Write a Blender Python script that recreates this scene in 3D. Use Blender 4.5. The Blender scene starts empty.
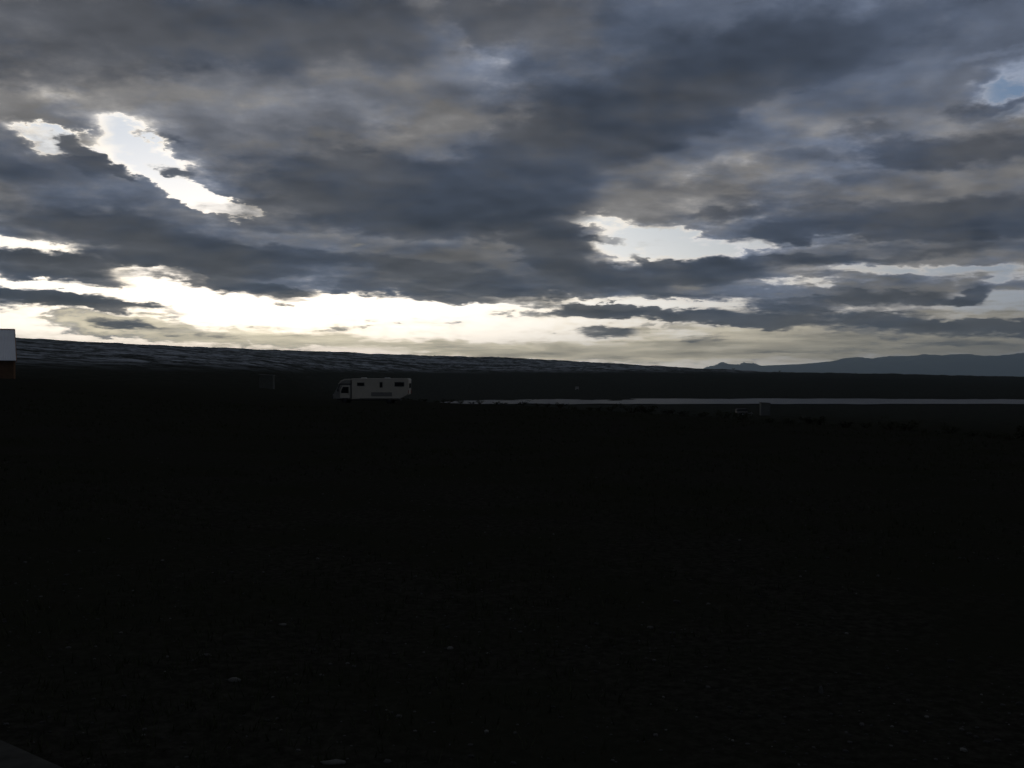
import bpy, bmesh, math, random
from mathutils import Vector, noise, Matrix
R = math.radians
random.seed(11)
S = bpy.context.scene
COL = S.collection
EYE = 1.65; HZ = 374.0; F = 1024.0

# ---------------------------------------------------------------- camera
cd = bpy.data.cameras.new('camera'); cam = bpy.data.objects.new('camera', cd); COL.objects.link(cam)
cd.sensor_width = 36; cd.lens = 36; cd.clip_start = 0.1; cd.clip_end = 200000
cam.location = (0, 0, EYE); cam.rotation_euler = (R(90) - math.atan((384 - HZ) / F), 0, 0)
S.camera = cam
S.render.resolution_x = 1024; S.render.resolution_y = 768
S.view_settings.view_transform = 'Standard'; S.view_settings.look = 'None'
S.view_settings.exposure = 0; S.view_settings.gamma = 1

# ---------------------------------------------------------------- sky
SUN_AZ = math.atan((250 - 512) / F); SUN_EL = R(4.0)
W = bpy.data.worlds.new('World'); S.world = W; W.use_nodes = True
nt = W.node_tree; nt.nodes.clear()
def N(t, **kw):
    n = nt.nodes.new(t)
    for k, v in kw.items(): setattr(n, k, v)
    return n
def put(sock, v):
    if isinstance(v, bpy.types.NodeSocket): nt.links.new(v, sock)
    else: sock.default_value = v
def M(op, a, b=None, c=None, clamp=False):
    n = N('ShaderNodeMath', operation=op, use_clamp=clamp); put(n.inputs[0], a)
    if b is not None: put(n.inputs[1], b)
    if c is not None: put(n.inputs[2], c)
    return n.outputs[0]
def VM(op, a, b=None, s=None):
    n = N('ShaderNodeVectorMath', operation=op); put(n.inputs[0], a)
    if b is not None: put(n.inputs[1], b)
    if s is not None: put(n.inputs[3], s)
    return n
def XYZ(x, y, z):
    n = N('ShaderNodeCombineXYZ'); put(n.inputs[0], x); put(n.inputs[1], y); put(n.inputs[2], z); return n.outputs[0]
def sstep(v, a, b, lo=0.0, hi=1.0, kind='SMOOTHSTEP'):
    n = N('ShaderNodeMapRange', interpolation_type=kind)
    put(n.inputs[0], v); put(n.inputs[1], a); put(n.inputs[2], b); put(n.inputs[3], lo); put(n.inputs[4], hi)
    return n.outputs[0]
def mixc(f, a, b):
    n = N('ShaderNodeMix', data_type='RGBA'); put(n.inputs[0], f)
    put(n.inputs[6], a if isinstance(a, bpy.types.NodeSocket) else (*a, 1)); put(n.inputs[7], b if isinstance(b, bpy.types.NodeSocket) else (*b, 1))
    return n.outputs[2]
def fbm(v, scale, detail=6, rough=.55, off=(0, 0, 0)):
    n = N('ShaderNodeTexNoise'); n.inputs['Scale'].default_value = scale; n.inputs['Detail'].default_value = detail
    n.inputs['Roughness'].default_value = rough
    put(n.inputs['Vector'], VM('ADD', v, off).outputs[0])
    return n
D = N('ShaderNodeTexCoord').outputs['Generated']
sp = N('ShaderNodeSeparateXYZ'); put(sp.inputs[0], D)
dx, dy, dz = sp.outputs
az = M('ARCTAN2', dx, dy); el = M('ARCSINE', dz)
h = M('MAXIMUM', M('MULTIPLY_ADD', dz, .5, .11), .05)
q = XYZ(M('DIVIDE', dx, h), M('DIVIDE', dy, h), 0.0)           # the flat cloud deck, seen in perspective
n1 = fbm(q, 1.1, 5, .6); n2 = fbm(q, 3.6, 6, .56, (7, 3, 2)); n3 = fbm(q, 9, 7, .62, (1, 9, 4))
SDIR = Vector((math.sin(SUN_AZ), math.cos(SUN_AZ), 0))
n1b = fbm(q, 1.1, 3, .55, tuple(SDIR * .16)); n2b = fbm(q, 3.6, 3, .5, tuple(Vector((7, 3, 2)) + SDIR * .05))
n1a = fbm(q, 1.1, 3, .55); n2a = fbm(q, 3.6, 3, .5, (7, 3, 2))
relief = M('ADD', M('MULTIPLY', M('SUBTRACT', n1a.outputs['Fac'], n1b.outputs['Fac']), 2.4), M('MULTIPLY', M('SUBTRACT', n2a.outputs['Fac'], n2b.outputs['Fac']), .9))
relief = M('MAXIMUM', M('ADD', relief, 1.0), .45)
# warp of the big shapes
w1 = VM('SUBTRACT', n1.outputs['Color'], (.5, .5, .5)).outputs[0]
w2 = VM('SUBTRACT', n2.outputs['Color'], (.5, .5, .5)).outputs[0]
w3 = VM('SUBTRACT', n3.outputs['Color'], (.5, .5, .5)).outputs[0]
amp = sstep(el, 0.0, .30, .25, 1.0, 'LINEAR')
ww = VM('ADD', VM('MULTIPLY', w1, (.06, .035, 0)).outputs[0], VM('MULTIPLY', w2, (.075, .045, 0)).outputs[0]).outputs[0]
ww = VM('ADD', ww, VM('MULTIPLY', w3, (.05, .03, 0)).outputs[0]).outputs[0]
UV = VM('ADD', XYZ(az, el, 0.0), VM('SCALE', ww, s=amp).outputs[0]).outputs[0]
def blob(px, py, rx, ry, rot=0):
    """soft ellipse at a compass bearing / height above the horizon (given on the photo's 1024 px scale)"""
    m = N('ShaderNodeMapping', vector_type='TEXTURE')
    a = math.atan((px - 512) / F); e = math.atan((HZ - py) / F * math.cos(a))
    put(m.inputs[0], UV); m.inputs[1].default_value = (a, e, 0); m.inputs[2].default_value = (0, 0, R(-rot))
    m.inputs[3].default_value = (rx / F * 1.25, ry / F * 1.25, 1)
    g = N('ShaderNodeTexGradient', gradient_type='SPHERICAL'); put(g.inputs[0], m.outputs[0])
    return sstep(g.outputs['Fac'], 0.0, .7)
def addall(base, blobs):
    s = base
    for (px, py, rx, ry, rot, a) in blobs: s = M('MULTIPLY_ADD', blob(px, py, rx, ry, rot), a, s)
    return s
# thickness of the cloud: the deck covers all but the strip above the horizon
T = sstep(el, .048, .078, -.45, 1.0)
T = M('ADD', T, sstep(el, .15, .26, 0.0, .35))
HOLES = [  # px, py, rx, ry, rotation (down to the right), amount
 (62,141,48,11,12,-2.2), (136,152,46,18,25,-1.5), (172,184,48,12,28,-1.7), (205,201,44,10,12,-2.3), (236,213,28,7,10,-1.9), (95,112,110,18,12,-.35), (170,160,60,16,20,-.5),
 (10,246,42,9,0,-1.3), (62,252,26,7,0,-.8), (30,284,60,7,3,-1.1), (105,290,60,9,6,-1.2), (150,275,60,11,5,-1.4), (185,293,60,17,12,-1.7), (235,306,80,12,5,-1.4), (400,304,190,12,0,-1.1), (330,300,90,14,0,-.9),
 (640,250,52,20,10,-1.6), (592,221,56,9,5,-1.2), (672,243,62,14,12,-1.0), (700,243,80,10,4,-.8), (600,255,40,22,0,-.6),
 (740,215,80,9,-8,-.4), (700,205,60,10,-4,-.25), (860,268,75,7,0,-.9), (985,272,70,9,0,-1.1), (1004,300,60,11,0,-1.35), (940,268,60,6,3,-.8),
 (800,282,70,6,0,-.9), (640,304,110,7,0,-1.0), (520,300,60,8,0,-.7),
 (1020,75,46,16,-20,-1.3), (990,92,34,8,10,-.5), (1016,112,40,9,0,-1.1), (1000,52,40,8,-10,-.6),
 (470,45,90,50,60,-.28), (500,10,50,30,0,-.35), (430,95,110,30,-30,-.3), (840,150,170,35,-10,-.35), (720,165,90,20,-25,-.25),
 (640,200,110,16,-22,-.25), (40,100,120,30,10,-.4), (230,100,200,26,4,-.5), (700,60,60,18,0,-.4), (920,25,160,50,0,-.3),
 (350,255,80,10,0,-.4), (800,240,120,10,0,-.4), (300,275,60,6,0,-.5)]
CLOUDS = [
 (20,266,130,11,3,.6), (330,265,180,22,2,.4), (500,275,200,30,2,.4),
 (120,327,70,13,4,.85), (200,334,150,11,4,.8), (330,343,120,7,2,.45), (90,318,40,7,0,.6),
 (480,348,120,6,2,.55), (560,354,160,6,1,.55), (760,350,170,12,0,.6), (950,345,150,16,0,.7), (30,338,60,8,0,.2), (860,325,260,22,0,.5)]
BANK = [   # thin pale banks low over the horizon
 (190,333,170,14,4,1.2), (110,318,60,12,0,.6), (420,347,260,9,3,.9), (560,352,200,11,2,1.0), (750,345,220,18,0,1.3), (940,335,220,26,0,1.4), (690,325,120,10,0,.7), (1010,290,90,30,0,.5), (760,300,200,20,0,.5), (780,250,160,20,0,.4)]
LOW = [    # the darker, lower clouds in front of the deck
 (330,30,260,48,0,1.0), (90,40,200,45,-5,.9),
 (390,185,200,42,4,1.35), (470,215,160,26,2,1.2), (300,222,100,22,4,.9), (560,160,190,52,-20,1.2), (700,88,200,48,-20,1.15), (860,45,170,34,-12,.8),
 (50,205,190,42,6,.8), (180,248,150,22,9,1.1), (25,160,70,26,0,.8), (210,268,110,9,4,.9),
 (20,266,130,10,3,1.1), (60,300,120,7,4,1.5), (10,298,80,8,2,.9), (100,262,100,6,0,.7), (55,275,50,5,0,.8), (330,258,140,12,2,.9), (260,291,70,7,3,1.0),
 (420,268,150,8,4,.8), (548,243,48,26,20,1.3), (600,277,110,12,12,1.4), (560,262,70,18,12,.8), (500,285,180,12,3,1.1), (400,293,90,8,5,1.0), (500,300,100,7,3,1.0),
 (910,222,190,28,2,1.4), (800,232,90,12,-6,.8), (950,150,140,20,4,1.2), (985,112,40,14,0,.95), (860,130,60,8,0,.7),
 (700,273,80,14,3,1.5), (850,254,150,9,0,.9), (760,262,90,8,0,.7),
 (890,297,90,10,4,1.3), (970,294,22,7,-20,1.2), (800,303,110,8,5,1.0), (850,318,180,9,4,1.3), (980,328,130,10,0,1.2), (700,318,130,8,5,1.6), (606,311,52,8,0,1.6),
 (95,163,26,14,30,.9), (165,165,26,8,10,.8), (575,240,30,12,20,.8), (800,190,160,14,-8,.6), (1000,215,80,30,0,.4), (720,215,60,7,-4,.5),
 (92,152,22,10,35,1.4), (158,138,30,6,15,1.1), (172,166,24,7,5,.5), (122,172,20,7,30,1.0), (120,128,24,4,10,.8), (45,262,60,5,3,.9), (228,284,80,8,6,1.2), (275,300,60,4,5,.9), (95,284,50,4,0,.8), (640,262,30,4,10,.7), (605,240,24,5,10,.9), (660,232,30,3,6,.7), (420,247,150,8,2,-.9), (700,172,130,16,-28,-.6), (870,105,130,24,-15,-.4), (450,60,80,26,60,-.4), (610,85,170,52,-12,.9), (560,20,160,30,0,.4), (60,113,110,15,8,-.5), (860,248,150,6,0,-.5), (730,291,120,5,2,-.6), (890,308,110,4,0,-.5),
 (940,344,90,4,0,.7), (830,352,80,3,0,.6), (605,333,42,8,2,1.25), (700,337,40,6,0,.8), (120,322,40,5,4,.8), (180,331,90,5,4,.7)]
T = addall(T, HOLES); T = addall(T, CLOUDS)
det = M('ADD', M('MULTIPLY', M('SUBTRACT', n2.outputs['Fac'], .5), 1.7), M('MULTIPLY', M('SUBTRACT', n3.outputs['Fac'], .5), 1.3))
det = M('ADD', det, M('MULTIPLY', M('SUBTRACT', n1.outputs['Fac'], .5), .9))
streak = fbm(XYZ(M('MULTIPLY', az, 5.0), M('MULTIPLY', el, 62.0), 0.0), 1.6, 5, .6, (3, 8, 0))
stf = M('MULTIPLY', sstep(el, .02, .2, 1.0, .15), M('SUBTRACT', streak.outputs['Fac'], .5))
T = M('ADD', T, M('ADD', M('MULTIPLY', det, sstep(T, -.7, 1.0, 1.7, .75)), M('MULTIPLY', stf, 1.7)))
# glow of the sun behind the deck
sd = Vector((math.sin(SUN_AZ) * math.cos(SUN_EL), math.cos(SUN_AZ) * math.cos(SUN_EL), math.sin(SUN_EL)))
dot = M('MAXIMUM', VM('DOT_PRODUCT', D, tuple(sd)).outputs['Value'], 0.0)
low = M('POWER', 2.718, M('MULTIPLY', M('MAXIMUM', el, 0.0), -10.5))
glow = M('MULTIPLY', M('POWER', dot, 9.0), low)
sky = N('ShaderNodeTexSky', sky_type='NISHITA', sun_disc=False)
sky.sun_elevation = SUN_EL; sky.sun_rotation = SUN_AZ; sky.air_density = 1.0; sky.dust_density = 1.5; sky.ozone_density = 1.5
def scale(c, s): return VM('SCALE', c, s=s).outputs[0]
def addv(a, b): return VM('ADD', a, b).outputs[0]
CLEAR = addv(scale(sky.outputs[0], .16), scale((1.0, .93, .80), M('MULTIPLY', glow, 30.0)))
hor = M('MULTIPLY', M('POWER', dot, 3.0), M('POWER', 2.718, M('MULTIPLY', M('MAXIMUM', el, 0.0), -14.0)))
CLEAR = addv(CLEAR, scale((.60, .80, 1.06), M('MULTIPLY', M('POWER', dot, 6.0), 6.0)))
CLEAR = addv(CLEAR, scale((.22, .48, 1.0), sstep(dot, .6, .97, 3.2, .6)))
CLEAR = addv(CLEAR, scale((1.0, .88, .62), M('MULTIPLY', hor, 10.0)))
# cloud: dark blue-grey body lit from the sky above, its thin edges lit through by the sun
front = M('MULTIPLY_ADD', sstep(dy, -.2, .7), .65, .90)
edge_light = M('MULTIPLY_ADD', glow, 20.0, M('MULTIPLY', M('POWER', dot, 7.0), 10.5))
tint = M('ADD', sstep(n1.outputs['Fac'], .40, .60), M('MULTIPLY', blob(180, 95, 300, 60), .5))
tint = M('ADD', tint, M('MULTIPLY', blob(940, 20, 260, 90), -.9), clamp=True)
def cloud_colour(t, dens, cool, warm, lo, hi, fall, through=1.0):
    tp = M('MAXIMUM', t, 0.0)
    trans = scale((1.0, .86, .64), M('MULTIPLY', M('MULTIPLY', M('POWER', 2.718, M('MULTIPLY', tp, -dens)), edge_light), through))
    L = M('MULTIPLY', M('MULTIPLY_ADD', M('POWER', 2.718, M('MULTIPLY', tp, -fall)), hi, lo), M('MULTIPLY', front, relief))
    return addv(scale(mixc(tint, cool, warm), L), trans)
CLOUD = cloud_colour(T, 5.5, (.52, .63, .88), (.78, .76, .76), .66, 2.6, 1.0)
sky_col = mixc(sstep(T, -.85, .5), CLEAR, CLOUD)
T2 = addall(M('ADD', M('MULTIPLY', det, .55), sstep(el, .15, .5, -.45, -.05)), LOW)
T2 = M('ADD', T2, M('MULTIPLY', stf, 1.3))
LOWC = cloud_colour(T2, 5.0, (.46, .59, .88), (.62, .66, .77), .56, .75, 1.2, M('POWER', 2.718, M('MULTIPLY', M('MAXIMUM', T, 0.0), -3.0)))
T3 = addall(M('MULTIPLY_ADD', det, .8, M('MULTIPLY_ADD', streak.outputs['Fac'], 3.6, -2.35)), BANK)
BANKC = scale(addv(scale((.62, .66, .70), 1.5), scale((1.0, .87, .60), M('MULTIPLY_ADD', glow, 20.0, M('MULTIPLY', hor, 11.0)))), M('MULTIPLY_ADD', streak.outputs['Fac'], -2.6, 2.3))
sky_col = mixc(sstep(T3, -.2, 1.0, 0.0, .85), sky_col, BANKC)
sky_col = mixc(sstep(T2, -.3, .85, 0.0, .96), sky_col, LOWC)
bg = N('ShaderNodeBackground'); put(bg.inputs[0], sky_col); bg.inputs[1].default_value = 0.1
out = N('ShaderNodeOutputWorld'); put(out.inputs[0], bg.outputs[0])
W.cycles.sampling_method = 'MANUAL'; W.cycles.sample_map_resolution = 512

# ---------------------------------------------------------------- sun (behind cloud, dusk)
ld = bpy.data.lights.new('sun', 'SUN'); ld.energy = 0.03; ld.angle = R(12); ld.color = (1, .85, .65)
so = bpy.data.objects.new('sun', ld); COL.objects.link(so)
so.rotation_euler = (-sd).to_track_quat('-Z', 'Y').to_euler()

# ================================================================ helpers
def mat(name, col, rough=.9, spec=.2, metal=0.0, var=0.0, vscale=6.0, bump=0.0, bscale=20.0, col2=None, edge=(.35, .65), coord='Object', vec=None):
    m = bpy.data.materials.new(name); m.use_nodes = True
    t = m.node_tree; L = t.links.new; b = t.nodes['Principled BSDF']
    b.inputs['Roughness'].default_value = rough; b.inputs['Metallic'].default_value = metal
    b.inputs['Specular IOR Level'].default_value = spec
    tc = t.nodes.new('ShaderNodeTexCoord').outputs[coord]
    if vec:
        mp = t.nodes.new('ShaderNodeMapping'); L(tc, mp.inputs[0]); mp.inputs[3].default_value = vec; tc = mp.outputs[0]
    c2 = col2 or tuple(c * (1 - var) for c in col)
    n = t.nodes.new('ShaderNodeTexNoise'); n.inputs['Scale'].default_value = vscale; n.inputs['Detail'].default_value = 8; n.inputs['Roughness'].default_value = .65
    L(tc, n.inputs['Vector'])
    mr = t.nodes.new('ShaderNodeMapRange'); L(n.outputs['Fac'], mr.inputs[0]); mr.inputs[1].default_value, mr.inputs[2].default_value = edge
    mx = t.nodes.new('ShaderNodeMix'); mx.data_type = 'RGBA'; L(mr.outputs[0], mx.inputs[0])
    mx.inputs[6].default_value = (*c2, 1); mx.inputs[7].default_value = (*col, 1)
    L(mx.outputs[2], b.inputs['Base Color'])
    if bump:
        n2_ = t.nodes.new('ShaderNodeTexNoise'); n2_.inputs['Scale'].default_value = bscale; n2_.inputs['Detail'].default_value = 8
        L(tc, n2_.inputs['Vector'])
        bp = t.nodes.new('ShaderNodeBump'); bp.inputs['Strength'].default_value = bump; L(n2_.outputs['Fac'], bp.inputs['Height']); L(bp.outputs[0], b.inputs['Normal'])
    return m
def ob(name, bm, m, parent=None, smooth=False):
    me = bpy.data.meshes.new(name)
    bmesh.ops.recalc_face_normals(bm, faces=bm.faces[:]) if not smooth == 'keep' else None
    bm.to_mesh(me); bm.free()
    for mm in (m if isinstance(m, (list, tuple)) else [m]): me.materials.append(mm)
    if smooth:
        for p in me.polygons: p.use_smooth = True
    o = bpy.data.objects.new(name, me); COL.objects.link(o)
    if parent: o.parent = parent
    return o
def tag(o, label=None, cat=None, group=None, kind=None):
    if label: o['label'] = label
    if cat: o['category'] = cat
    if group: o['group'] = group
    if kind: o['kind'] = kind
    return o
def thing(name, loc, rz, label, cat, group=None):
    o = bpy.data.objects.new(name, None); COL.objects.link(o); o.location = loc; o.rotation_euler = (0, 0, rz)
    o.empty_display_size = .5
    return tag(o, label, cat, group)
def box(bm, c, s, bev=0.0, seg=2, rot=None):
    v = bmesh.ops.create_cube(bm, size=1)['verts']
    bmesh.ops.scale(bm, vec=s, verts=v)
    if bev:
        e = {e for x in v for e in x.link_edges}
        r = bmesh.ops.bevel(bm, geom=list(e), offset=bev, segments=seg, affect='EDGES', profile=.5); v = [x for x in set(r['verts']) | set(v) if x.is_valid]
    if rot: bmesh.ops.rotate(bm, cent=(0, 0, 0), matrix=rot, verts=v)
    bmesh.ops.translate(bm, vec=c, verts=v)
    return v
def prism(bm, pts, y0, y1):
    """outline (x, z) extruded from y0 to y1"""
    a = [bm.verts.new((x, y0, z)) for x, z in pts]; b = [bm.verts.new((x, y1, z)) for x, z in pts]
    n = len(pts); bm.faces.new(a); bm.faces.new(b[::-1])
    for i in range(n): bm.faces.new((a[i], b[i], b[(i + 1) % n], a[(i + 1) % n]))
def cyl(bm, p0, p1, r0, r1=None, n=20):
    p0, p1 = Vector(p0), Vector(p1); d = p1 - p0
    mtx = Matrix.Translation((p0 + p1) / 2) @ d.to_track_quat('Z', 'Y').to_matrix().to_4x4()
    bmesh.ops.create_cone(bm, cap_ends=True, segments=n, radius1=r0, radius2=r0 if r1 is None else r1, depth=d.length, matrix=mtx)
def B(): return bmesh.new()
def lerp(x, xs, ys):
    if x <= xs[0]: return ys[0]
    for i in range(len(xs) - 1):
        if x <= xs[i + 1]:
            t = (x - xs[i]) / (xs[i + 1] - xs[i]); return ys[i] * (1 - t) + ys[i + 1] * t
    return ys[-1]
def ss(x, a, b):
    t = min(1, max(0, (x - a) / (b - a))); return t * t * (3 - 2 * t)
def fb(x, y, s, o=5):
    return noise.fractal(Vector((x / s, y / s, 3.7)), 1.0, 2.1, o)

# ================================================================ terrain
AZ = [-40, -26.6, -13.5, -4.6, 4.9, 14, 26.6, 40]
RR = [0, 20, 50, 100, 150, 200, 300, 500, 740, 930, 1400, 2500, 3600, 6000, 9000]
ZT = [[0, .1, .5, 1.3, 1.6, 2, 4, 12, 24, 32, 52, 84, 60, 0, -60],
      [0, 0, .3, 1.2, 1.4, 1.6, 3, 9, 18, 26, 45, 80, 60, 0, -60],
      [0, -.2, -.5, -.9, -1, -.95, -.6, 1, 5, 9, 24, 60, 45, 0, -60],
      [0, -.2, -.55, -1.1, -4.2, -7, -11, -17, -20.6, -19.2, 0, 47, 35, 0, -60],
      [0, -.2, -.55, -3, -5, -6.6, -11, -17, -20.7, -19.8, -6, 32, 25, 0, -60],
      [0, -.2, -.7, -3.3, -5, -6.2, -11, -17, -20.7, -20.2, -10, 5.5, 0, -20, -60],
      [0, -.2, -1.6, -3.6, -5.4, -7, -11, -17, -20.8, -20.5, -14, -6.5, -14, -30, -60],
      [0, -.3, -1.6, -3.6, -5.4, -7, -11, -17, -20.8, -20.5, -16, -10, -20, -40, -60]]
EA = [-26, -13, -8, -4.6, 4.9, 14, 26.6, 40, 80]; ER = [600, 400, 170, 112, 71, 48, 36, 30, 30]
LAKE_Z = -20.0
def ridge_wave(r): return ss(r, 600, 2300)
def height(x, y):
    r = math.hypot(x, y); a = math.degrees(math.atan2(x, y))
    aa = min(40, max(-40, a)) * (1 - ss(abs(a), 60, 150))
    if aa <= AZ[0]: c0, c1, t = 0, 0, 0
    else:
        i = 0
        while i < len(AZ) - 2 and aa > AZ[i + 1]: i += 1
        c0, c1, t = i, i + 1, (aa - AZ[i]) / (AZ[i + 1] - AZ[i]); t = min(1, max(0, t))
    z = lerp(r, RR, ZT[c0]) * (1 - t) + lerp(r, RR, ZT[c1]) * t
    er = lerp(a, EA, ER) + 1.5 * noise.noise(Vector((a * .25, 0, 0)))
    e = ss(r, er - 1, er + 14)
    field = -.0125 * r
    wcol = ss(a, -13, -7)                       # left of here there is no edge, the field runs on into the slope
    if wcol > 0 and abs(a) < 90: z = z * (1 - wcol * (1 - e)) + field * wcol * (1 - e)
    g = ss(r, 5, 60)
    z += .03 * fb(x, y, 2.2, 4) * (1 - .5 * g) + .10 * fb(x, y, 14, 4) * g
    z += ss(r, 130, 600) * (1 - ss(r, 9000, 14000)) * (.9 * fb(x, y, 60, 5) + (.25 + .9 * ss(r, 300, 1100)) * fb(x, y, 19, 4) + ss(r, 900, 2000) * (3.2 * fb(x, y, 420, 6) + 2.0 * fb(x, y, 70, 3))) * (1 - .75 * ss(a, -6, 0) * (1 - ss(r, 1000, 1500)))
    return z
def gz(x, y): return height(x, y)
bm = B()
rings = [0.6]
while rings[-1] < 150: rings.append(rings[-1] * 1.035 + .02)
while rings[-1] < 3200: rings.append(rings[-1] * 1.012)
while rings[-1] < 120000: rings.append(rings[-1] * 1.15)
angs = [-180 + i * 3 for i in range(44)]          # -180 .. -51
angs = [a for a in angs if a < -46] + [-46 + i * .46 for i in range(35)] + [-29.9 + i * .15 for i in range(400)] + [30.1 + i * .46 for i in range(35)] + [a for a in [46.4 + i * 3 for i in range(45)] if a < 179]
prev = None; c = bm.verts.new((0, 0, height(0, 0)))
for r in rings:
    cur = []
    for a in angs:
        x, y = r * math.sin(R(a)), r * math.cos(R(a)); cur.append(bm.verts.new((x, y, height(x, y))))
    n = len(cur)
    for i in range(n):
        if prev: bm.faces.new((prev[i], prev[(i + 1) % n], cur[(i + 1) % n], cur[i]))
        else: bm.faces.new((c, cur[(i + 1) % n], cur[i]))
    prev = cur
# ground material: dark volcanic gravel near, dark heath, and pale frosted lichen patches on the far slope
gm = bpy.data.materials.new('ground'); gm.use_nodes = True
t = gm.node_tree; b = t.nodes['Principled BSDF']; b.inputs['Roughness'].default_value = 1; b.inputs['Specular IOR Level'].default_value = 0
nt_sky = nt; nt = t
g = N('ShaderNodeNewGeometry').outputs['Position']
gs = N('ShaderNodeSeparateXYZ'); put(gs.inputs[0], g)
dist = VM('LENGTH', g).outputs['Value']
fine = fbm(g, 14, 8, .7); mid = fbm(g, .35, 6, .6); big = fbm(VM('MULTIPLY', g, (1.6, 1, 1)).outputs[0], .035, 10, .8); huge = fbm(VM('MULTIPLY', g, (1, 3.0, 1)).outputs[0], .0035, 4, .5, (9, 2, 0))
near = mixc(sstep(fine.outputs['Fac'], .35, .7), (.014, .014, .011), (.036, .035, .028))
near = mixc(sstep(mid.outputs['Fac'], .4, .65), near, (.020, .021, .014))
heath = mixc(sstep(mid.outputs['Fac'], .35, .65), (.018, .019, .015), (.035, .036, .028))
gcol = mixc(sstep(dist, 60, 220), near, heath)
pale = M('MULTIPLY', sstep(M('ADD', big.outputs['Fac'], M('MULTIPLY', huge.outputs['Fac'], .35)), .60, .80), sstep(gs.outputs[2], 1.5, 12))
gcol = mixc(pale, gcol, (.36, .39, .42))
put(b.inputs['Base Color'], gcol)
bp = N('ShaderNodeBump'); bp.inputs['Strength'].default_value = .5; bp.inputs['Distance'].default_value = .03
put(bp.inputs['Height'], fine.outputs['Fac']); put(b.inputs['Normal'], bp.outputs[0])
nt = nt_sky
tag(ob('ground', bm, gm, smooth=True), kind='structure')

# ---------------------------------------------------------------- lake
wm = mat('lake_water', (.010, .014, .016), rough=.4, spec=.14, bump=0)
t = wm.node_tree; b = t.nodes['Principled BSDF']
nw = t.nodes.new('ShaderNodeTexNoise'); nw.inputs['Scale'].default_value = .9; nw.inputs['Detail'].default_value = 6
gp = t.nodes.new('ShaderNodeNewGeometry'); t.links.new(gp.outputs['Position'], nw.inputs['Vector'])
bp = t.nodes.new('ShaderNodeBump'); bp.inputs['Strength'].default_value = 1.0; bp.inputs['Distance'].default_value = .5
t.links.new(nw.outputs['Fac'], bp.inputs['Height']); t.links.new(bp.outputs[0], b.inputs['Normal'])
bm = B()
near_e, far_e = [], []
for i in range(121):
    a = -4.4 + i * .42
    r0 = 742 / math.cos(R(a)) + 22 * noise.noise(Vector((a * .5, 1, 0))) + 4 * noise.noise(Vector((a * 3, 1, 0)))
    wd = lerp(a, [-4.4, -3.6, -2, 4.9, 12, 20, 30, 46], [8, 70, 120, 175, 150, 250, 330, 330]) + (14 + 45 * ss(a, 12, 20)) * noise.fractal(Vector((a * .6, 4, 0)), .9, 2.1, 3)
    r1 = r0 + max(.4, wd)
    near_e.append(bm.verts.new((r0 * math.sin(R(a)), r0 * math.cos(R(a)), LAKE_Z)))
    far_e.append(bm.verts.new((r1 * math.sin(R(a)), r1 * math.cos(R(a)), LAKE_Z)))
for i in range(120): bm.faces.new((near_e[i], near_e[i + 1], far_e[i + 1], far_e[i]))
tag(ob('lake', bm, wm), kind='structure')

# ---------------------------------------------------------------- distant mountains
def mt_h(px):   # crest height in photo pixels above eye level
    return lerp(px, [560, 690, 706, 716, 722, 728, 738, 744, 752, 765, 800, 830, 845, 858, 872, 890, 905, 925, 940, 960, 985, 1000, 1024, 1080, 1200, 1400, 1700],
                [-2, 0, 4, 6.5, 12.5, 7, 7, 12, 7.5, 8.5, 10, 12.5, 16, 17, 15.5, 18, 17.5, 20, 18.5, 20.5, 18, 18.5, 21.5, 19, 24, 18, 4])
bm = B(); rows = []
xs = [560 + i * 1.2 for i in range(960)]
for j in range(33):
    v = j / 32; row = []
    for px in xs:
        y = 31000 + v * 11000
        x = (px - 512) / F * 36000 * (.86 + .28 * v)
        prof = math.sin(math.pi * min(1, v / .5) * .5) ** .8 if v <= .5 else math.cos(math.pi * (v - .5)) ** .8 if v < .999 else 0
        jag = noise.fractal(Vector((x / 1500, y / 2600, 0)), .9, 2.1, 6)
        pxx = 512 + x / 36500 * F; crest = (mt_h(pxx) + ss(pxx, 770, 860) * .9 * noise.fractal(Vector((pxx / 14, 0, 0)), .9, 2.1, 4)) / F * 36500
        z = -70 + (crest + 70) * prof * (1 - (0 if j == 16 else .35) * abs(jag))
        row.append(bm.verts.new((x, y, z)))
    rows.append(row)
for j in range(32):
    for i in range(len(xs) - 1): bm.faces.new((rows[j][i], rows[j][i + 1], rows[j + 1][i + 1], rows[j + 1][i]))
tag(ob('mountains', bm, mat('mountain_rock', (.16, .19, .22), rough=1, spec=0, var=.3, vscale=.0006), smooth=True), kind='structure')

# ---------------------------------------------------------------- haze
bm = B(); box(bm, (0, 15000, 560), (90000, 66000, 1290))
hz = ob('haze', bm, []); hm = bpy.data.materials.new('haze'); hm.use_nodes = True; hm.node_tree.nodes.clear()
pv = hm.node_tree.nodes.new('ShaderNodeVolumePrincipled'); pv.inputs['Color'].default_value = (.72, .90, 1, 1); pv.inputs['Density'].default_value = 3.5e-5; pv.inputs['Anisotropy'].default_value = 0.5
ho = hm.node_tree.nodes.new('ShaderNodeOutputMaterial'); hm.node_tree.links.new(pv.outputs[0], ho.inputs['Volume'])
hz.data.materials.append(hm); tag(hz, kind='stuff'); hz['label'] = 'thin blue haze in front of the far mountains'

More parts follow.
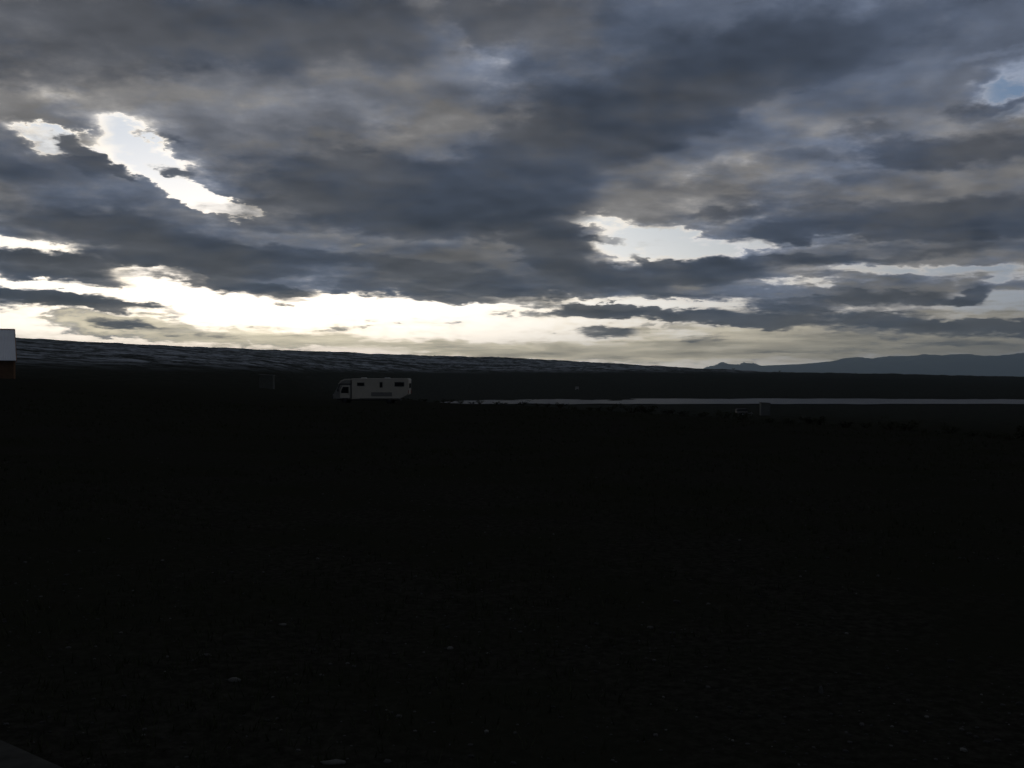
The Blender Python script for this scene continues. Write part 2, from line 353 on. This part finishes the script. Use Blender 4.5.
# ================================================================ materials
white = mat('motorhome_white', (.45, .42, .35), rough=.45, spec=.3, var=.12, vscale=1.2)
glass = mat('dark_glass', (.008, .009, .010), rough=.1, spec=.4)
rubber = mat('rubber', (.012, .012, .012), rough=.85)
chrome = mat('grey_metal', (.35, .35, .36), rough=.4, metal=.8, var=.2)
trim = mat('dark_trim', (.03, .03, .032), rough=.6)
hutm = mat('hut_panel', (.12, .125, .12), rough=.8, var=.15)
cabm = mat('cab_grey', (.20, .20, .18), rough=.5, spec=.3, var=.2, vscale=2)
greyp = mat('grey_panel', (.16, .16, .15), rough=.6)
lamp_r = mat('red_plastic', (.25, .01, .01), rough=.3); lamp_w = mat('clear_plastic', (.5, .5, .48), rough=.2)
roofw = mat('pale_roof_sheet', (.72, .75, .78), rough=.45, spec=.5, var=.08, vscale=.6)
redwall = mat('red_brown_boards', (.14, .085, .05), rough=.8, var=.25, vscale=3)
woodtrim = mat('brown_trim', (.30, .17, .09), rough=.7, var=.2)
concrete = mat('concrete', (.055, .055, .048), rough=.95, spec=.05, var=.5, vscale=7, bump=.4, bscale=60)

# ---------------------------------------------------------------- motorhome (nose to the left, side to us)
def motorhome(loc, rz):
    t = thing('motorhome', loc, rz, 'long white motorhome with rounded cab, parked broadside at the edge of the dark field', 'motorhome')
    hw = 1.12
    # body: outline in x (length) and z
    bm = B(); prism(bm, [(-2.02, .48), (3.0, .48), (3.95, .98), (3.98, 2.55), (3.86, 2.66), (-2.02, 2.66)], -hw, hw)
    bmesh.ops.bevel(bm, geom=[e for e in bm.edges if abs((e.verts[0].co - e.verts[1].co).y) < .01], offset=.06, segments=3, affect='EDGES')
    ob('body', bm, white, t)
    bm = B(); prism(bm, [(-3.98, .50), (-2.06, .50), (-2.06, 2.56), (-2.75, 2.55), (-3.12, 2.40), (-3.38, 2.08), (-3.62, 1.45), (-3.86, 1.12), (-3.98, .95)], -hw + .04, hw - .04)
    bmesh.ops.bevel(bm, geom=[e for e in bm.edges if abs((e.verts[0].co - e.verts[1].co).y) < .01], offset=.07, segments=3, affect='EDGES')
    cab = ob('cab', bm, cabm, t)
    bm = B(); prism(bm, [(-2.10, 2.50), (-2.10, 2.60), (-2.76, 2.60), (-3.16, 2.44), (-3.44, 2.10), (-3.34, 2.10), (-3.06, 2.34), (-2.72, 2.48)], -hw + .02, hw - .02); ob('roof_fairing', bm, white, t)
    bm = B(); box(bm, (-2.04, 0, 1.5), (.05, 2 * hw - .1, 1.95)); ob('seam', bm, trim, t)
    # dark swept side band over the cab door, windscreen
    bm = B(); prism(bm, [(-3.57, 1.36), (-3.50, 1.33), (-3.22, 2.0), (-2.10, 2.0), (-2.10, 2.12), (-3.30, 2.12)], -hw + .03, -hw + .06); ob('trim_band', bm, trim, t)
    bm = B(); a = Vector((-3.66, 0, 1.44)); 
    prism(bm, [(-3.66, 1.42), (-3.61, 1.40), (-3.36, 2.06), (-3.42, 2.08)], -hw + .16, hw - .16); ob('windscreen', bm, glass, t)
    for s in (-1, 1):
        yy = s * (hw - .045)
        bm = B(); prism(bm, [(-3.22, .62), (-2.22, .62), (-2.22, 1.92), (-3.0, 1.92), (-3.22, 1.42)], yy - .03, yy + .03); d = ob('door', bm, white, t)
        bm = B(); prism(bm, [(-3.12, 1.12), (-2.32, 1.12), (-2.32, 1.78), (-2.94, 1.78), (-3.12, 1.36)], yy + s * .032 - .008, yy + s * .032 + .008); ob('window', bm, glass, d)
        bm = B(); box(bm, (-2.35, yy + s * .045, 1.02), (.16, .03, .04), .01); ob('handle', bm, trim, d)
        bm = B(); box(bm, (-3.42, s * (hw + .14), 1.45), (.12, .2, .34), .03); ob('wing_mirror', bm, trim, t)
        bm = B(); box(bm, (-3.97, s * .78, .92), (.08, .36, .18), .03); tag(ob('headlight', bm, lamp_w, t))
        bm = B(); box(bm, (3.97, s * .92, 1.25), (.06, .14, .4), .02); ob('tail_lamp', bm, lamp_r, t)
        # windows of the living space
        for x, z, w, h_ in ((-1.05, 2.05, .72, .30), (1.10, 2.0, .24, .50), (3.02, 2.05, .95, .40)):
            bm = B(); box(bm, (x, s * (hw + .006), z), (w + .1, .03, h_ + .1), .012); f = ob('window', bm, greyp, t)
            bm = B(); box(bm, (x, s * (hw + .018), z), (w, .03, h_), .012); ob('pane', bm, glass, f)
        bm = B(); box(bm, (1.15, s * (hw + .005), 1.0), (2.2, .03, .42), .012); hd = ob('locker_door', bm, greyp, t)
        bm = B(); box(bm, (1.15, s * (hw + .025), 1.14), (.2, .02, .04)); ob('handle', bm, trim, hd)
        bm = B(); box(bm, (.9, s * (hw + .004), .56), (4.1, .02, .05)); ob('skirt_strip', bm, trim, t)
        bm = B(); box(bm, (.9, s * (hw + .004), 2.58), (5.5, .03, .04)); ob('awning_rail', bm, chrome, t)
        for x in (-2.75, 1.95):
            bm = B(); cyl(bm, (x, s * (hw - .30), .34), (x, s * (hw - .08), .34), .34, n=32); wv = ob('wheel', bm, rubber, t)
            bm = B(); cyl(bm, (x, s * (hw - .10), .34), (x, s * (hw - .07), .34), .19, n=24); ob('rim', bm, trim, wv)
    bm = B(); box(bm, (-.3, 0, .42), (6.6, 1.6, .16)); ob('chassis', bm, trim, t)
    bm = B(); box(bm, (-4.02, 0, .62), (.2, 2.0, .26), .06); ob('bumper', bm, trim, t)
    bm = B(); box(bm, (4.0, 0, 1.9), (.04, 1.2, .5), .015); ob('rear_window', bm, glass, t)
    for x in (-.9, 1.6):
        bm = B(); box(bm, (x, 0, 2.70), (.55, .55, .10), .04); ob('roof_vent', bm, lamp_w, t)
    return t
def at(px, y): return ((px - 512) / F * y, y)
x, y = at(372.5, 103); mh = motorhome((x, y, gz(x, y) - .05), R(-2)); mh.scale = (.95, .95, .95)

# ---------------------------------------------------------------- house at the left border
def house(loc, rz):
    t = thing('house', loc, rz, 'house with pale sheet roof and red-brown wall cut off by the left border', 'house')
    L_, Wd, hwall, ridge = 11.0, 7.6, 2.1, 4.9
    bm = B(); prism(bm, [(-Wd / 2, 0), (Wd / 2, 0), (Wd / 2, hwall), (0, ridge - .12), (-Wd / 2, hwall)], -L_ / 2, L_ / 2)
    for v in bm.verts: v.co.xy = (-v.co.y, v.co.x)     # ridge along x, front towards -y
    ob('wall', bm, redwall, t)
    bm = B(); box(bm, (0, 0, -.2), (L_ + .1, Wd + .1, .5)); ob('foundation', bm, concrete, t)
    # roof: two corrugated slopes
    sl = (ridge - hwall) / (Wd / 2)
    for s in (-1, 1):
        bm = B(); n = 150; lo, hi, lo2, hi2 = [], [], [], []
        for i in range(n + 1):
            x = -L_ / 2 - .08 + (L_ + .16) * i / n; w = .018 * math.cos(i * math.pi)
            e = Wd / 2 + .42
            lo.append(bm.verts.new((x, s * e, ridge - sl * e + .05 + w))); hi.append(bm.verts.new((x, s * .01, ridge + .05 + w)))
            lo2.append(bm.verts.new((x, s * e, ridge - sl * e + w))); hi2.append(bm.verts.new((x, s * .01, ridge + w)))
        for i in range(n):
            bm.faces.new((lo[i], lo[i + 1], hi[i + 1], hi[i])); bm.faces.new((lo2[i], hi2[i], hi2[i + 1], lo2[i + 1])); bm.faces.new((lo[i], lo2[i], lo2[i + 1], lo[i + 1]))
        rf = ob('roof', bm, roofw, t)
        for ex in (-1, 1):
            bm = B(); e = Wd / 2 + .44; x = ex * (L_ / 2 + .10)
            vs = [bm.verts.new(p) for p in [(x - .03, s * e, ridge - sl * e - .14), (x + .03, s * e, ridge - sl * e - .14), (x + .03, s * .02, ridge - .14), (x - .03, s * .02, ridge - .14),
                                            (x - .03, s * e, ridge - sl * e + .09), (x + .03, s * e, ridge - sl * e + .09), (x + .03, s * .02, ridge + .09), (x - .03, s * .02, ridge + .09)]]
            for f in ((0, 1, 2, 3), (4, 5, 6, 7), (0, 1, 5, 4), (1, 2, 6, 5), (2, 3, 7, 6), (3, 0, 4, 7)): bm.faces.new([vs[i] for i in f])
            ob('verge_board', bm, woodtrim, t)
    bm = B(); cyl(bm, (-L_ / 2 - .08, 0, ridge + .07), (L_ / 2 + .08, 0, ridge + .07), .07, n=10); ob('ridge_cap', bm, woodtrim, t)
    for x in (-L_ / 2 + .06, L_ / 2 - .06):
        bm = B(); box(bm, (x, -Wd / 2 - .02, hwall / 2), (.16, .06, hwall)); ob('corner_board', bm, woodtrim, t)
    for x in (-3.4, 0.4):
        bm = B(); box(bm, (x, -Wd / 2 - .02, 1.35), (1.3, .08, 1.1)); f = ob('window', bm, woodtrim, t)
        bm = B(); box(bm, (x, -Wd / 2 - .05, 1.35), (1.12, .06, .92)); ob('pane', bm, glass, f)
    bm = B(); box(bm, (2.6, -Wd / 2 - .02, 1.05), (1.0, .08, 2.05)); f = ob('door', bm, woodtrim, t)
    bm = B(); box(bm, (2.25, -Wd / 2 - .08, 1.05), (.04, .06, .14)); ob('handle', bm, chrome, f)
    return t
x, y = at(15, 100); hx = x - 5.8
hr = R(27.5); house((x - 5.8 * math.cos(hr) - 3.6 * math.sin(hr) + .35, 100 - 5.8 * math.sin(hr) + 3.6 * math.cos(hr), 1.15), hr)

# ---------------------------------------------------------------- small shed in the field
def shed(loc, rz, w, d, hh, label, cat, wallm, roofm, name='shed', group=None):
    t = thing(name, loc, rz, label, cat, group)
    bm = B(); prism(bm, [(-w / 2, -.15), (w / 2, -.15), (w / 2, hh - .12), (-w / 2, hh)], -d / 2, d / 2); ob('wall', bm, wallm, t)
    bm = B(); prism(bm, [(-w / 2 - .12, hh + .012), (w / 2 + .12, hh - .132), (w / 2 + .12, hh - .05), (-w / 2 - .12, hh + .09)], -d / 2 - .12, d / 2 + .12); ob('roof', bm, roofm, t)
    bm = B(); box(bm, (w * .12, -d / 2 - .02, .95), (.8 if w > 1.7 else .7, .06, 1.9)); dr = ob('door', bm, wallm, t)
    bm = B(); box(bm, (w * .12 + .25, -d / 2 - .07, .95), (.04, .05, .14)); ob('handle', bm, chrome, dr)
    return t
shedm = mat('weathered_boards', (.10, .105, .09), rough=.9, var=.3, vscale=4); shedroof = mat('dull_roof', (.18, .18, .18), rough=.8, var=.3)
x, y = at(267, 190); shed((x, y, gz(x, y)), R(6), 2.5, 2.4, 2.5, 'small square grey shed standing in the field left of the motorhome', 'shed', shedm, shedroof)
x, y = at(765, 195); shed((x, y, gz(x, y)), R(-4), 1.7, 1.7, 2.45, 'narrow upright grey hut beside the low trailer in front of the lake', 'hut', hutm, shedroof, 'hut')

# ---------------------------------------------------------------- low covered trailer
def trailer(loc, rz):
    t = thing('trailer', loc, rz, 'low covered trailer with drawbar beside the narrow hut in front of the lake', 'trailer')
    bm = B(); box(bm, (0, 0, .72), (2.1, 1.4, .5), .03); ob('box', bm, greyp, t)
    bm = B(); prism(bm, [(-1.08, .96), (1.08, .96), (1.04, 1.22), (.85, 1.34), (-.85, 1.34), (-1.04, 1.22)], -.72, .72); ob('cover', bm, trim, t)
    bm = B(); box(bm, (1.6, 0, .48), (1.3, .09, .09), .01); ob('drawbar', bm, chrome, t)
    bm = B(); cyl(bm, (1.95, 0, .1), (1.95, 0, .75), .03, n=10); cyl(bm, (1.95, -.04, .1), (1.95, .04, .1), .1, n=16); ob('jockey_wheel', bm, chrome, t)
    for s in (-1, 1):
        bm = B(); cyl(bm, (0, s * .72, .3), (0, s * .88, .3), .3, n=24); w_ = ob('wheel', bm, rubber, t)
        bm = B(); cyl(bm, (0, s * .87, .3), (0, s * .895, .3), .15, n=18); ob('rim', bm, chrome, w_)
        bm = B(); prism(bm, [(-.42, .34), (-.36, .34), (-.26, .56), (.26, .56), (.36, .34), (.42, .34), (.3, .63), (-.3, .63)], s * .8 - .1, s * .8 + .1); ob('mudguard', bm, trim, t)
        bm = B(); box(bm, (-1.07, s * .5, .62), (.04, .2, .1)); ob('tail_lamp', bm, lamp_r, t)
    return t
x, y = at(741.5, 198); trailer((x, y, gz(x, y)), R(3))

# ---------------------------------------------------------------- tiny cottages on the far side of the lake
def cottage(loc, rz, L_, Wd, label, wallm, roofm):
    t = thing('cottage', loc, rz, label, 'cottage')
    bm = B(); prism(bm, [(-Wd / 2, -1), (Wd / 2, -1), (Wd / 2, 2.6), (0, 4.4), (-Wd / 2, 2.6)], -L_ / 2, L_ / 2)
    for v in bm.verts: v.co.xy = (-v.co.y, v.co.x)
    ob('wall', bm, wallm, t)
    bm = B(); prism(bm, [(-Wd / 2 - .4, 2.35), (0, 4.42), (Wd / 2 + .4, 2.35), (Wd / 2 + .4, 2.55), (0, 4.65), (-Wd / 2 - .4, 2.55)], -L_ / 2 - .3, L_ / 2 + .3)
    for v in bm.verts: v.co.xy = (-v.co.y, v.co.x)
    r = ob('roof', bm, roofm, t)
    bm = B(); box(bm, (L_ * .3, 0, 4.8), (.5, .5, 1.0)); ob('chimney', bm, concrete, r)
    for x in (-L_ * .28, L_ * .25):
        bm = B(); box(bm, (x, -Wd / 2 - .02, 1.4), (1.1, .08, 1.0)); ob('window', bm, glass, t)
    bm = B(); box(bm, (0, -Wd / 2 - .02, 1.0), (.9, .08, 2.0)); ob('door', bm, trim, t)
x, y = at(577, 1090); cottage((x, y, gz(x, y) - 1.2), R(8), 3.0, 2.6, 'tiny pale cottage on the dark slope beyond the lake', mat('cottage_white', (.42, .42, .40), rough=.7), greyp)

# ---------------------------------------------------------------- concrete edge in the lower left corner
bm = B()


def gl(px, py):     # point of the flat slab top seen at this place
    d = (EYE - .12) * F / (py - HZ); return ((px - 512) / F * d, d)
a0 = gl(-160, 668); a1 = gl(95, 782)
top = [a0, a1, (a1[0] - .55, a1[1] - 1.6), (a0[0] - 1.2, a0[1] - 2.0)]
lo_ = [bm.verts.new((x, y, -.15)) for x, y in top]; up = [bm.verts.new((x, y, .12)) for x, y in top]
bm.faces.new(up); bm.faces.new(lo_[::-1])
for i in range(4): bm.faces.new((lo_[i], lo_[(i + 1) % 4], up[(i + 1) % 4], up[i]))
bmesh.ops.bevel(bm, geom=bm.edges[:], offset=.012, segments=2, affect='EDGES')
tag(ob('concrete_slab', bm, concrete), 'low rough concrete slab with a straight edge in the bottom left corner', 'slab')

# ---------------------------------------------------------------- stones
def stone_bm(seed, sx, sy, sz, sub=2):
    bm = B(); bmesh.ops.create_icosphere(bm, subdivisions=sub, radius=1)
    for v in bm.verts:
        k = 1 + .32 * noise.noise(v.co * 1.3 + Vector((seed * 3.1, 0, 0))) + .12 * noise.noise(v.co * 4 + Vector((seed, 5, 0)))
        v.co *= k; v.co = Vector((v.co.x * sx, v.co.y * sy, v.co.z * sz))
    return bm
pale_st = mat('pale_stone', (.13, .13, .12), rough=.9, spec=.1, var=.4, vscale=9, bump=.3)
mid_st = mat('grey_stone', (.085, .085, .08), rough=.9, spec=.1, var=.5, vscale=9, bump=.3)
def on_ground(px, py):
    d = EYE * F / (py - HZ)
    for _ in range(6):
        x = (px - 512) / F * d; d = (EYE - gz(x, d)) * F / (py - HZ)
    return (px - 512) / F * d, d
for i, (px, py, w, dd, hh, rz, m, lab) in enumerate([
    (333, 765, .105, .03, .02, 8, pale_st, 'long thin pale stone lying at the bottom border'),
    (234, 682, .07, .03, .025, 0, pale_st, 'flat pale stone on the dark gravel in the lower left quarter'),
    (387, 764, .035, .025, .02, 0, mid_st, 'small grey stone right of the long thin pale stone at the bottom border'),
    (822, 694, .022, .02, .05, 0, mid_st, 'small upright grey stone alone in the lower right quarter'),
    (205, 657, .06, .03, .02, 20, mid_st, 'grey stone just above and left of the flat pale stone'),
    (450, 650, .04, .025, .022, -10, pale_st, 'small pale stone in the gravel below the middle of the photo'),
    (282, 626, .05, .025, .02, 5, pale_st, 'pale stone furthest from the viewer in the lower left gravel')]):
    x, y = on_ground(px, py)
    bm = stone_bm(i + 1, w, dd, hh); o = ob('stone', bm, m, smooth=True); o.scale = (.55, .55, .55); o.location = (x, y, gz(x, y) + hh * .25); o.rotation_euler = (0, 0, R(rz))
    tag(o, lab, 'stone')
# loose gravel: one mass
verts, faces, mi = [], [], []
base = stone_bm(3, 1, 1, .55, 1); base.verts.ensure_lookup_table()
bv = [v.co.copy() for v in base.verts]; bf = [[v.index for v in f.verts] for f in base.faces]; base.free()
for i in range(20000):
    d = 2.6 + 34 * random.random() ** 1.7; a = R(random.uniform(-36, 36))
    x, y = d * math.sin(a), d * math.cos(a)
    if noise.noise(Vector((x * .35, y * .35, 1))) < random.uniform(-.5, .35): continue
    s = random.lognormvariate(-5.0, .45); rz = random.random() * 6.28; cs, sn = math.cos(rz), math.sin(rz); k = random.uniform(.5, 1)
    z = gz(x, y); n0 = len(verts)
    for v in bv:
        X, Y = v.x * s, v.y * s * k; verts.append((x + X * cs - Y * sn, y + X * sn + Y * cs, z + v.z * s + s * .2))
    faces += [[n0 + q_ for q_ in f] for f in bf]; r_ = random.random(); mi += [0 if r_ < .72 else 1 if r_ < .95 else 2] * len(bf)
me = bpy.data.meshes.new('gravel'); me.from_pydata(verts, [], faces); me.polygons.foreach_set('material_index', mi)
for m in (mat('dark_gravel', (.035, .035, .033), rough=.9, spec=.05), mid_st, pale_st): me.materials.append(m)
o = bpy.data.objects.new('gravel', me); COL.objects.link(o); tag(o, kind='stuff'); o['label'] = 'loose dark gravel with a few pale chips over the near ground'

# short sparse grass over the near field: one mass
verts, faces = [], []
for i in range(16000):
    d = 3 + 75 * random.random() ** 1.5; a = R(random.uniform(-34, 34)); x, y = d * math.sin(a), d * math.cos(a)
    if noise.noise(Vector((x * .2, y * .2, 9))) < random.uniform(-.3, .3): continue
    z = gz(x, y)
    for k in range(4):
        h_ = random.uniform(.02, .07) * (1 + d / 60); th = random.random() * 6.28; w = .004 * (1 + d / 15)
        bx_, by_ = x + random.gauss(0, .03), y + random.gauss(0, .03); n0 = len(verts)
        verts += [(bx_ - w * math.cos(th), by_ - w * math.sin(th), z - .01), (bx_ + w * math.cos(th), by_ + w * math.sin(th), z - .01),
                  (bx_ + random.gauss(0, .02), by_ + random.gauss(0, .02), z + h_)]
        faces.append((n0, n0 + 1, n0 + 2))
me = bpy.data.meshes.new('grass'); me.from_pydata(verts, [], faces); me.materials.append(mat('grass_blades', (.045, .05, .028), rough=.9, spec=.05, var=.4))
o = bpy.data.objects.new('grass', me); COL.objects.link(o); tag(o, kind='stuff'); o['label'] = 'thin short grass over the near field'

# ---------------------------------------------------------------- shrubs
leafm = mat('shrub_leaves', (.030, .034, .018), rough=.85, spec=.05, var=.4, vscale=5); barkm = mat('shrub_bark', (.05, .04, .03), rough=.95, spec=0)
def shrub_mesh(seed, n=320):
    rnd = random.Random(seed); bm = B(); tips = []
    for k in range(9):
        a = rnd.random() * 6.28; l = rnd.uniform(.25, .85); tp = Vector((math.cos(a) * l, math.sin(a) * l, rnd.uniform(.35, .95)))
        cyl(bm, (0, 0, -.1), tp, .035, .01, 5); tips.append(tp)
    me_s = bpy.data.meshes.new('stems'); bm.to_mesh(me_s); bm.free(); me_s.materials.append(barkm)
    bm = B()
    for i in range(n):
        tp = tips[rnd.randrange(9)]; c_ = tp * rnd.uniform(.45, 1.05) + Vector((rnd.gauss(0, .12), rnd.gauss(0, .12), rnd.gauss(0, .09)))
        c_.z = max(.03, c_.z); s = rnd.uniform(.04, .10)
        d1 = Vector((rnd.gauss(0, 1), rnd.gauss(0, 1), rnd.gauss(0, 1))).normalized(); d2 = d1.orthogonal().normalized() * s * .5; d1 = d1 * s
        bm.faces.new([bm.verts.new(c_ - d1), bm.verts.new(c_ + d2), bm.verts.new(c_ + d1), bm.verts.new(c_ - d2)])
    me_f = bpy.data.meshes.new('foliage'); bm.to_mesh(me_f); bm.free(); me_f.materials.append(leafm)
    return me_s, me_f
variants = [shrub_mesh(k) for k in range(5)]
def shrub(x, y, s, hs, label, group, k):
    me_s, me_f = variants[k % 5]
    t = thing('shrub', (x, y, gz(x, y)), random.random() * 6.28, label, 'shrub', group); t.scale = (s, s, hs)
    for nme, me_ in (('stem', me_s), ('foliage', me_f)):
        o = bpy.data.objects.new(nme, me_); COL.objects.link(o); o.parent = t
    return t
a = -7.2; k = 0
while a < 31:
    er = lerp(a, EA, ER) + 1.5 * noise.noise(Vector((a * .25, 0, 0)))
    r = er + 1 + random.uniform(-.7, 1.2); s = random.uniform(.35, .75) * (1 if random.random() < .8 else 1.4)
    shrub(r * math.sin(R(a)), r * math.cos(R(a)), s, s * random.uniform(.45, .75), 'low dark shrub in the ragged line along the far edge of the field', 'shrubs along the edge of the field', k)
    k += 1; a += math.degrees(s * random.uniform(.9, 2.3) / er)
for (px, d, s, hs, lab) in [(885, 210, 1.7, 1.0, 'isolated low shrub on the meadow right of the narrow hut'), ]:
    x, y = at(px, d); shrub(x, y, s, hs, lab, None, 2)
for px in (98, 176, 300, 318, 358, 436, 500, 560, 720, 734, 782, 860, 905, 918):
    x, y = at(px + random.uniform(-4, 4), 2480); s = random.uniform(2.0, 4.2)
    shrub(x, y, s * 1.2, s * .75, 'tiny dark bush on the crest of the far dark slope', 'bushes along the far crest', random.randrange(5))
